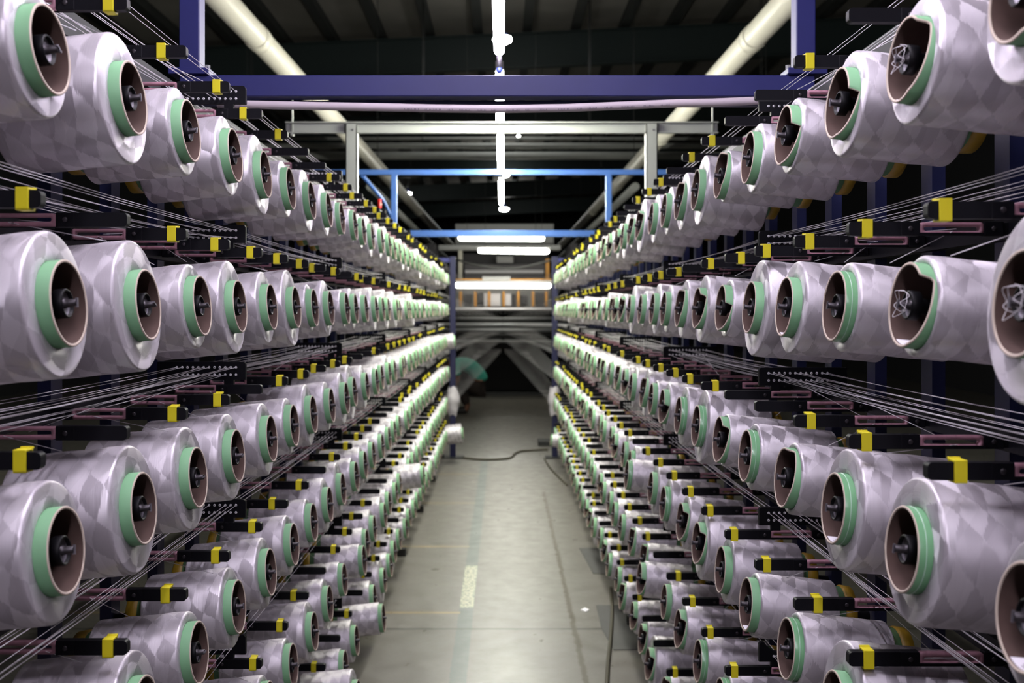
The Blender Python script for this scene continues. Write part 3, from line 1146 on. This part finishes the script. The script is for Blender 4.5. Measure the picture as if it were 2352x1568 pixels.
gbox('cross_bar', (925 - VX) * k, (1390 - VX) * k, (VY - 543) * k, (VY - 529) * k, 0, 0.05, 'bright_blue', g)
for a, b in ((927, 939), (1376, 1388)):
    gbox('leg', (a - VX) * k, (b - VX) * k, 0.553, (VY - 543) * k, 0, 0.05, 'bright_blue', g)

# red indicator standing on the left creel top
mb = MB()
p = at(872, 490, 7.2)
mb.lathe([(CAMZ + 0.553, 0.012), (p.z, 0.012), (p.z, 0.013), (p.z + 0.10, 0.013), (p.z + 0.105, 0.0)], 12, axis='z', c=(p.x, p.y, 0), mats=[1, 0, 0, 0])
tag(mb.build('signal_light', ['red', 'black_iron']), 'small red signal post on the left creel top', 'signal light')

# cream ducts
for side, x0, x1, nm in ((-1, -1.70, -1.50, 'left'), (1, 1.715, 1.66, 'right')):
    root = empty('duct_pipe', (0, 0, 0))
    tag(root, 'long cream pipe running under the roof above the %s creel' % nm, 'pipe')
    zc = CAMZ + 1.86
    R = 0.083

    def px_at(y):
        return x0 + (x1 - x0) * (y - 4) / 22
    mb = MB()
    mb.tube([(px_at(2.5), 2.5, zc), (px_at(14), 14, zc), (px_at(30), 30, zc)], R, 28)
    mb.build('barrel', 'cream', root)
    for y in (6.9, 10.9, 14.9, 18.9, 22.9):
        mb = MB()
        mb.tube([(px_at(y), y, zc), (px_at(y + 0.14), y + 0.14, zc)], R + 0.006, 28)
        mb.build('collar', 'cream', root)
    for y in (13.2, 17.5, 22):
        mb = MB()
        mb.tube([(px_at(y), y, zc + R * 0.9), (px_at(y), y, roof_z(px_at(y)) + 0.01)], 0.005, 6)
        mb.build('hanger_rod', 'black_iron', root)
# second thinner pipe outside each duct
for side in (-1, 1):
    mb = MB()
    mb.tube([(side * 1.62, 12.5, CAMZ + 1.52), (side * 1.62, 30, CAMZ + 1.52)], 0.05, 16)
    tag(mb.build('pipe', 'galv'), 'thinner grey pipe running below the cream pipe over the %s creel' % SIDE[side], 'pipe')
# crosswise conduits under the roof
for i, (py, r, yy) in enumerate(((335, 0.040, 14.0), (357, 0.055, 14.3), (318, 0.02, 14.2))):
    z = CAMZ + (VY - py) * yy / F
    mb = MB()
    mb.tube([(-4.2, yy, z), (0, yy, z), (4.2, yy, z)], r, 14)
    root = mb.build('conduit', 'galv')
    for x in (-3.5, -1.1, 1.2, 3.6):
        m2 = MB()
        m2.tube([(x, yy, z + r * 0.9), (x, yy, roof_z(x) + 0.01)], 0.006, 6)
        m2.build('hanger_rod', 'black_iron', root)
    tag(root, ('grey crosswise conduit, middle of three under the roof', 'thick grey crosswise conduit, lowest of three under the roof', 'thin grey crosswise conduit, topmost of three under the roof')[i], 'conduit')

# ------------------------------------------------------------------ lamps
ZL = 1.09


def tube_lamp(p0, p1, r, mat, label, cords=True, body=True, group=None):
    p0, p1 = Vector(p0), Vector(p1)
    root = empty('fluorescent_lamp', (p0 + p1) / 2)
    tag(root, label, 'lamp', group)
    d = (p1 - p0)
    ln = d.length
    dn = d.normalized()
    c = (p0 + p1) / 2
    mb = MB()
    q = [(-ln / 2, 0.3), (-ln / 2 + r * 0.3, 0.75), (-ln / 2 + r, 1), (ln / 2 - r, 1), (ln / 2 - r * 0.3, 0.75), (ln / 2, 0.3)]
    mb.tube([dn * a for a, s in q], [r * s for a, s in q], 14)
    mb.build('tube', mat, root)
    if body:
        side = Vector((0, 0, 1)).cross(dn)
        mb = MB()
        e = ln / 2 + 0.02
        w = r * 0.9
        if abs(dn.y) > 0.5:
            mb.box((-w, -e, r + 0.002), (w, e, r + 0.045), 0, 0.003)
        else:
            mb.box((-e, -w, r + 0.002), (e, w, r + 0.045), 0, 0.003)
        mb.build('housing', 'lamp_body', root)
    if cords:
        for s in (-0.4, 0.4):
            mb = MB()
            a = dn * ln * s
            top = roof_z(c.x) - c.z + 0.01
            mb.tube([a + Vector((0, 0, r + 0.04)), a + Vector((0, 0, top))], 0.003, 6)
            mb.build('cord', 'rubber', root)
    return root


G_NEAR = glow('lamp_tube_cool', WHITE_COOL, E_NEAR)
G_MID = glow('lamp_tube_white', WHITE_WARM, E_MID)
G_FAR = glow('lamp_tube_warm', WHITE_WARM, E_FAR)
G_BACK = glow('lamp_tube_back', WHITE_COOL, E_BACK)
LX = -0.015
ZC = CAMZ + ZL
LAMP1 = tube_lamp((LX, 2.9, ZC), (LX, 4.30, ZC), 0.021, G_NEAR, 'nearest fluorescent tube lamp hanging lengthwise above the blue beam')
# grey rod with a blue end fitting hanging at the far end of that lamp
mb = MB()
mb.tube([(0, 0.715, 0.03), (0, 0.715, -0.065)], 0.011, 10)
mb.lathe([(-0.090, 0.0), (-0.088, 0.010), (-0.077, 0.015), (-0.066, 0.010), (-0.063, 0.0)], 12, axis='z', c=(0, 0.715, 0), mi=1)
tag(mb.build('end_fitting', ['steel', 'lamp_blue'], LAMP1), 'grey rod with a blue ball end')
tube_lamp((LX, 4.75, ZC), (LX, 5.95, ZC), 0.021, G_MID, 'fluorescent tube lamp seen crossing behind the grey channel beam')
tube_lamp((LX, 6.40, ZC), (LX, 8.0, ZC), 0.021, G_MID, 'fluorescent tube lamp hanging just below the grey channel beam in view')
tube_lamp((LX, 8.60, ZC), (LX, 10.35, ZC), 0.021, G_FAR, 'lengthwise fluorescent tube lamp seen below the first bright blue bar')
for i, (a, b) in enumerate(((0.75, 2.15), (-1.2, 0.2), (-2.9, -1.6))):
    tube_lamp((LX, a, ZC + 0.12), (LX, b, ZC + 0.12), 0.021, G_BACK, ('fluorescent tube lamp hanging over the camera end of the aisle', 'fluorescent tube lamp hanging behind the camera', 'fluorescent tube lamp by the back wall')[i])
G_CROSS = glow('lamp_tube_cross', WHITE_WARM, E_CROSS)
G_LOOM = glow('lamp_tube_loom', (1.0, 0.98, 0.86), E_LOOM)
p0, p1 = at(1053, 546, 14.3), at(1250, 547.5, 14.3)
tube_lamp(p0, p1, 0.042, G_CROSS, 'upper of two crosswise fluorescent lamps before the weaving machine')
p0, p1 = at(1098, 575, 17.0), at(1261, 577.5, 17.0)
tube_lamp(p0, p1, 0.042, G_CROSS, 'lower of two crosswise fluorescent lamps before the weaving machine')
p0, p1 = at(1044, 655, 17.6), at(1266, 656, 17.6)
tube_lamp(p0, p1, 0.045, G_LOOM, 'long crosswise fluorescent lamp on the orange machine frame', cords=False, body=True)

G_BULB = glow('pendant_bulb', (1, 1, 0.95), 130.0)
for (px, py, d, r, lab) in ((1154, 90, 13.5, 0.125, 'bright round pendant lamp partly behind the nearest tube lamp'),
                            (1160, 402, 27.0, 0.11, 'small round pendant lamp between the lengthwise tube lamps'),
                            (1158, 480, 36.0, 0.16, 'farthest round pendant lamp over the aisle above the blue bar'),
                            (937, 444, 31.0, 0.11, 'small round pendant lamp beside the left cream pipe'),
                            (1191, 312, 20.0, 0.03, 'tiny pendant lamp right of the grey beam glare')):
    p = at(px, py, d)
    root = empty('pendant_lamp', p)
    tag(root, lab, 'lamp')
    mb = MB()
    mb.lathe([(-r * 0.5, 0.0), (-r * 0.45, r * 0.5), (-r * 0.25, r * 0.9), (0, r), (r * 0.2, r * 0.9), (r * 0.3, r * 0.5)], 20, axis='z')
    mb.build('bulb', G_BULB, root)
    mb = MB()
    mb.lathe([(r * 0.25, r * 0.8), (r * 0.5, r * 0.55), (r * 0.9, r * 0.25), (r * 1.4, r * 0.22), (r * 1.4, 0.0)], 20, axis='z')
    mb.build('lamp_cap', 'lamp_blue', root)
    mb = MB()
    mb.tube([(0, 0, r * 1.3), (0, 0, roof_z(p.x) - p.z + 0.01)], 0.008, 6)
    mb.build('cord', 'rubber', root)
# ------------------------------------------------------------------ weaving machine at the end of the aisle
YM = 18.0
k = YM / F
root = empty('weaving_machine', (0, YM, 0))
tag(root, 'weaving machine with orange frame and rollers at the aisle end', 'machine')


def mbox(name, a, b, c, d, y0, y1, mat, parent=None):
    """box from pixel rect (a,b)-(c,d) read at the machine's depth, y0..y1 deep"""
    mb = MB()
    mb.box(((a - VX) * k, y0, CAMZ + (VY - d) * k), ((c - VX) * k, y1, CAMZ + (VY - b) * k), 0, 0.004)
    return mb.build(name, mat, parent or root)


mbox('top_panel', 1041, 505, 1277, 560, 0.8, 1.2, 'loom_grey')
mbox('upper_duct', 1005, 560, 1290, 571, 0.3, 0.7, 'loom_grey')
mbox('back_panel', 1046, 572, 1268, 643, 1.4, 1.5, 'loom_dark')
mbox('mid_panel', 1060, 600, 1258, 643, 1.2, 1.35, 'loom_mauve')
mbox('white_strip', 1063, 614, 1255, 622, 1.1, 1.2, 'paper')
mbox('control_box', 1140, 582, 1180, 598, 0.9, 1.1, 'loom_grey')
mbox('pillar', 1050, 566, 1059, 646, 0.5, 0.7, 'cream')
mbox('pillar', 1256, 590, 1265, 646, 0.5, 0.7, 'orange')
mbox('orange_beam', 1045, 640, 1268, 650, 0.0, 0.2, 'orange')
mbox('document_holder', 1108, 635, 1172, 643, -0.1, 0.0, 'loom_grey')
mbox('window_panel', 1045, 660, 1268, 706, 0.5, 0.6, 'loom_grey')
for a in (1054, 1088, 1120, 1154, 1188, 1222, 1253):
    mbox('orange_upright', a, 668, a + 6, 704, 0.2, 0.3, 'orange')
for (a, b, c, d) in ((1096, 672, 1108, 694), (1176, 675, 1184, 700), (1196, 678, 1212, 698), (1232, 672, 1252, 700), (1066, 676, 1082, 704)):
    mbox('dark_bobbin', a, b, c, d, 0.35, 0.48, 'loom_dark')
for (a, b, c, d) in ((1110, 672, 1150, 703), (1160, 672, 1174, 702)):
    mbox('plate', a, b, c, d, 0.38, 0.48, 'paper')
for i, (py, r, mat) in enumerate(((709.5, 0.022, 'paper'), (731, 0.02, 'roller'), (745, 0.03, 'roller'), (758, 0.035, 'roller'), (770, 0.03, 'black_iron'), (784, 0.02, 'roller'), (738, 0.03, 'black_iron'), (751, 0.025, 'black_iron'))):
    mb = MB()
    z = CAMZ + (VY - py) * k
    dy = (-0.1, 0.1, -0.2, -0.1, 0.0, 0.1, 0.25, 0.2)[i]
    mb.tube([(-1.25, dy, z), (0, dy, z), (1.25, dy, z)], r, 14)
    mb.build('roller', mat, root)
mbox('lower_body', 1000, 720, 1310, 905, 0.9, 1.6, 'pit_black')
for a, b in ((985, 1000), (1310, 1325)):
    mbox('side_frame', a, 560, b, 917, -0.2, 1.6, 'loom_dark')
mb = MB()
mb.tube([Vector(((a - VX) * k, -0.6, CAMZ + (VY - b) * k)) for a, b in ((1040, 596), (1062, 603), (1090, 611), (1125, 617), (1160, 620), (1195, 618), (1230, 610), (1256, 603), (1280, 598))], 0.02, 8)
mb.build('cable', 'rubber', root)
mb = MB()
mb.box((-2.0, 0.85, 0.0), (2.0, 1.6, 0.06))
mb.build('base_plate', 'black_iron', root)

# ------------------------------------------------------------------ cables, mats on the floor


def floor_pt(px, py, h=0.006):
    d = F * (CAMZ - h) / (py - VY)
    return Vector(((px - VX) * d / F, d, h))


mb = MB()
mb.tube(smooth_path([floor_pt(a, b, 0.009) for a, b in ((1403, 1350), (1406, 1400), (1404, 1440), (1401, 1480), (1396, 1530), (1393, 1600))]), 0.009, 8)
tag(mb.build('cable', 'cable'), 'black cable along the floor at the foot of the right creel', 'cable')
mb = MB()
mb.tube(smooth_path([floor_pt(a, b, 0.010) for a, b in ((1062, 1051), (1090, 1054), (1125, 1055), (1160, 1053), (1176, 1049), (1182, 1042), (1195, 1036), (1220, 1034), (1258, 1032))]), 0.010, 8)
tag(mb.build('cable', 'cable'), 'olive cable lying across the aisle between the two far posts', 'cable')
mb = MB()
mb.tube(smooth_path([floor_pt(a, b, 0.008) for a, b in ((1250, 1052), (1262, 1072), (1280, 1092), (1303, 1114))]), 0.008, 8)
tag(mb.build('cable', 'cable'), 'short cable running from the right far post along its creel', 'cable')


def mat_on_floor(corners, label):
    mb = MB()
    pts = [floor_pt(a, b, 0.0) for a, b in corners]
    mb.prism([(p.x, p.y) for p in pts], 0.0005, 0.003, 'xy')
    tag(mb.build('floor_mat', 'mat'), label, 'mat')


mat_on_floor(((1330, 1259), (1395, 1259), (1440, 1322), (1362, 1317)), 'dark rubber sheet farther up the floor by the right creel')
mat_on_floor(((1369, 1390), (1440, 1390), (1500, 1492), (1409, 1493), (1380, 1440)), 'dark rubber sheet under the cable by the right creel')
mb = MB()
p = floor_pt(1344, 1401, 0.0)
mb.prism([(p.x - 0.024, p.y), (p.x, p.y - 0.035), (p.x + 0.024, p.y + 0.004), (p.x + 0.002, p.y + 0.04)], 0.0005, 0.003, 'xy')
tag(mb.build('paper_scrap', 'paper'), 'small white paper scrap on the floor beside the dirt line', 'paper scrap')
mb = MB()
p = floor_pt(1249, 1020, 0.0)
mb.box((p.x - 0.07, p.y - 0.15, 0.0), (p.x + 0.12, p.y + 0.15, 0.05), 0, 0.004)
tag(mb.build('floor_box', 'black_iron'), 'low dark box on the floor behind the right far post', 'box')

# ------------------------------------------------------------------ the person squatting under the yarn sheet
PYD = 15.6


def skin_obj(name, verts, edges, radii, mat, parent, sub=2):
    me = bpy.data.meshes.new(name)
    me.from_pydata([Vector(v) for v in verts], edges, [])
    o = link(name, me, parent)
    sk = o.modifiers.new('Skin', 'SKIN')
    sk.use_smooth_shade = True
    for i, r in enumerate(radii):
        me.skin_vertices[0].data[i].radius = (r, r) if not isinstance(r, tuple) else r
    me.skin_vertices[0].data[0].use_root = True
    sb = o.modifiers.new('Subdivision', 'SUBSURF')
    sb.levels = sb.render_levels = sub
    me.materials.append(M[mat])
    return o


pr = empty('person', (-0.47, PYD, 0))
tag(pr, 'person in teal shirt and dark trousers squatting bent over beneath the yarn', 'person')
# local x: + towards the aisle middle, person faces -x; two sides in y
hip = (0.13, 0, 0.40)
V_ = [hip, (0.12, 0, 0.52), (0.04, 0, 0.66), (-0.10, 0, 0.75), (-0.24, 0, 0.77), (-0.33, 0, 0.77), (-0.41, 0, 0.76), (-0.47, 0, 0.73)]
E_ = [(i, i + 1) for i in range(7)]
R_ = [(0.13, 0.11), (0.12, 0.11), (0.12, 0.11), (0.13, 0.11), (0.12, 0.10), 0.05, 0.085, 0.075]
for sy in (-1, 1):
    b = len(V_)
    V_ += [(0.08, sy * 0.10, 0.37), (-0.20, sy * 0.16, 0.44), (-0.06, sy * 0.14, 0.09), (-0.10, sy * 0.14, 0.045), (-0.22, sy * 0.15, 0.03)]
    E_ += [(0, b), (b, b + 1), (b + 1, b + 2), (b + 2, b + 3), (b + 3, b + 4)]
    R_ += [0.085, 0.06, 0.042, 0.04, 0.028]
    b = len(V_)
    V_ += [(-0.24, sy * 0.19, 0.72), (-0.22, sy * 0.22, 0.48), (-0.34, sy * 0.14, 0.30), (-0.39, sy * 0.12, 0.25)]
    E_ += [(4, b), (b, b + 1), (b + 1, b + 2), (b + 2, b + 3)]
    R_ += [0.055, 0.042, 0.030, 0.032]
    h0 = b + 3
    for q, (dx, dz) in enumerate(((-0.07, -0.02), (-0.075, -0.035), (-0.07, -0.05), (-0.06, -0.06), (-0.02, -0.05))):
        b = len(V_)
        V_ += [(-0.39 + dx * 0.5, sy * (0.12 + 0.012 * (q - 2)), 0.25 + dz * 0.5), (-0.39 + dx, sy * (0.12 + 0.014 * (q - 2)), 0.25 + dz)]
        E_ += [(h0, b), (b, b + 1)]
        R_ += [0.009, 0.008]
skin_obj('body', V_, E_, R_, 'skin', pr)
V_ = [(0.15, 0, 0.46), (0.125, 0, 0.545), (0.04, 0, 0.67), (-0.10, 0, 0.755), (-0.25, 0, 0.775)]
E_ = [(0, 1), (1, 2), (2, 3), (3, 4)]
R_ = [(0.145, 0.13), (0.14, 0.125), (0.145, 0.125), (0.155, 0.125), (0.135, 0.11)]
for sy in (-1, 1):
    b = len(V_)
    V_ += [(-0.24, sy * 0.19, 0.72), (-0.225, sy * 0.215, 0.56)]
    E_ += [(4, b), (b, b + 1)]
    R_ += [0.075, 0.062]
skin_obj('shirt', V_, E_, R_, 'shirt', pr)
V_ = [(0.135, 0, 0.40)]
E_, R_ = [], [(0.15, 0.125)]
for sy in (-1, 1):
    b = len(V_)
    V_ += [(0.08, sy * 0.10, 0.375), (-0.20, sy * 0.16, 0.445), (-0.07, sy * 0.14, 0.12)]
    E_ += [(0, b), (b, b + 1), (b + 1, b + 2)]
    R_ += [0.105, 0.078, 0.060]
skin_obj('trousers', V_, E_, R_, 'trousers', pr)
for sy in (-1, 1):
    skin_obj('shoe', [(-0.06, sy * 0.14, 0.045), (-0.14, sy * 0.145, 0.045), (-0.25, sy * 0.15, 0.036)], [(0, 1), (1, 2)], [0.046, 0.045, 0.036], 'hair', pr)
mb = MB()
bmesh.ops.create_uvsphere(mb.bm, u_segments=20, v_segments=12, radius=0.098, matrix=Matrix.Translation((-0.425, 0, 0.785)) @ Matrix.Diagonal((1.1, 0.9, 0.85, 1)))
mb.build('hair', 'hair', pr)
for sy in (-1, 1):
    mb = MB()
    bmesh.ops.create_uvsphere(mb.bm, u_segments=10, v_segments=6, radius=0.02, matrix=Matrix.Translation((-0.43, sy * 0.083, 0.735)) @ Matrix.Diagonal((0.8, 0.4, 1.3, 1)))
    mb.build('ear', 'skin', pr)
mb = MB()
mb.lathe([(0, 0.0), (0.004, 0.010), (0.02, 0.008), (0.03, 0.0)], 8, axis='z', c=(-0.535, 0, 0.70))
mb.build('nose', 'skin', pr)
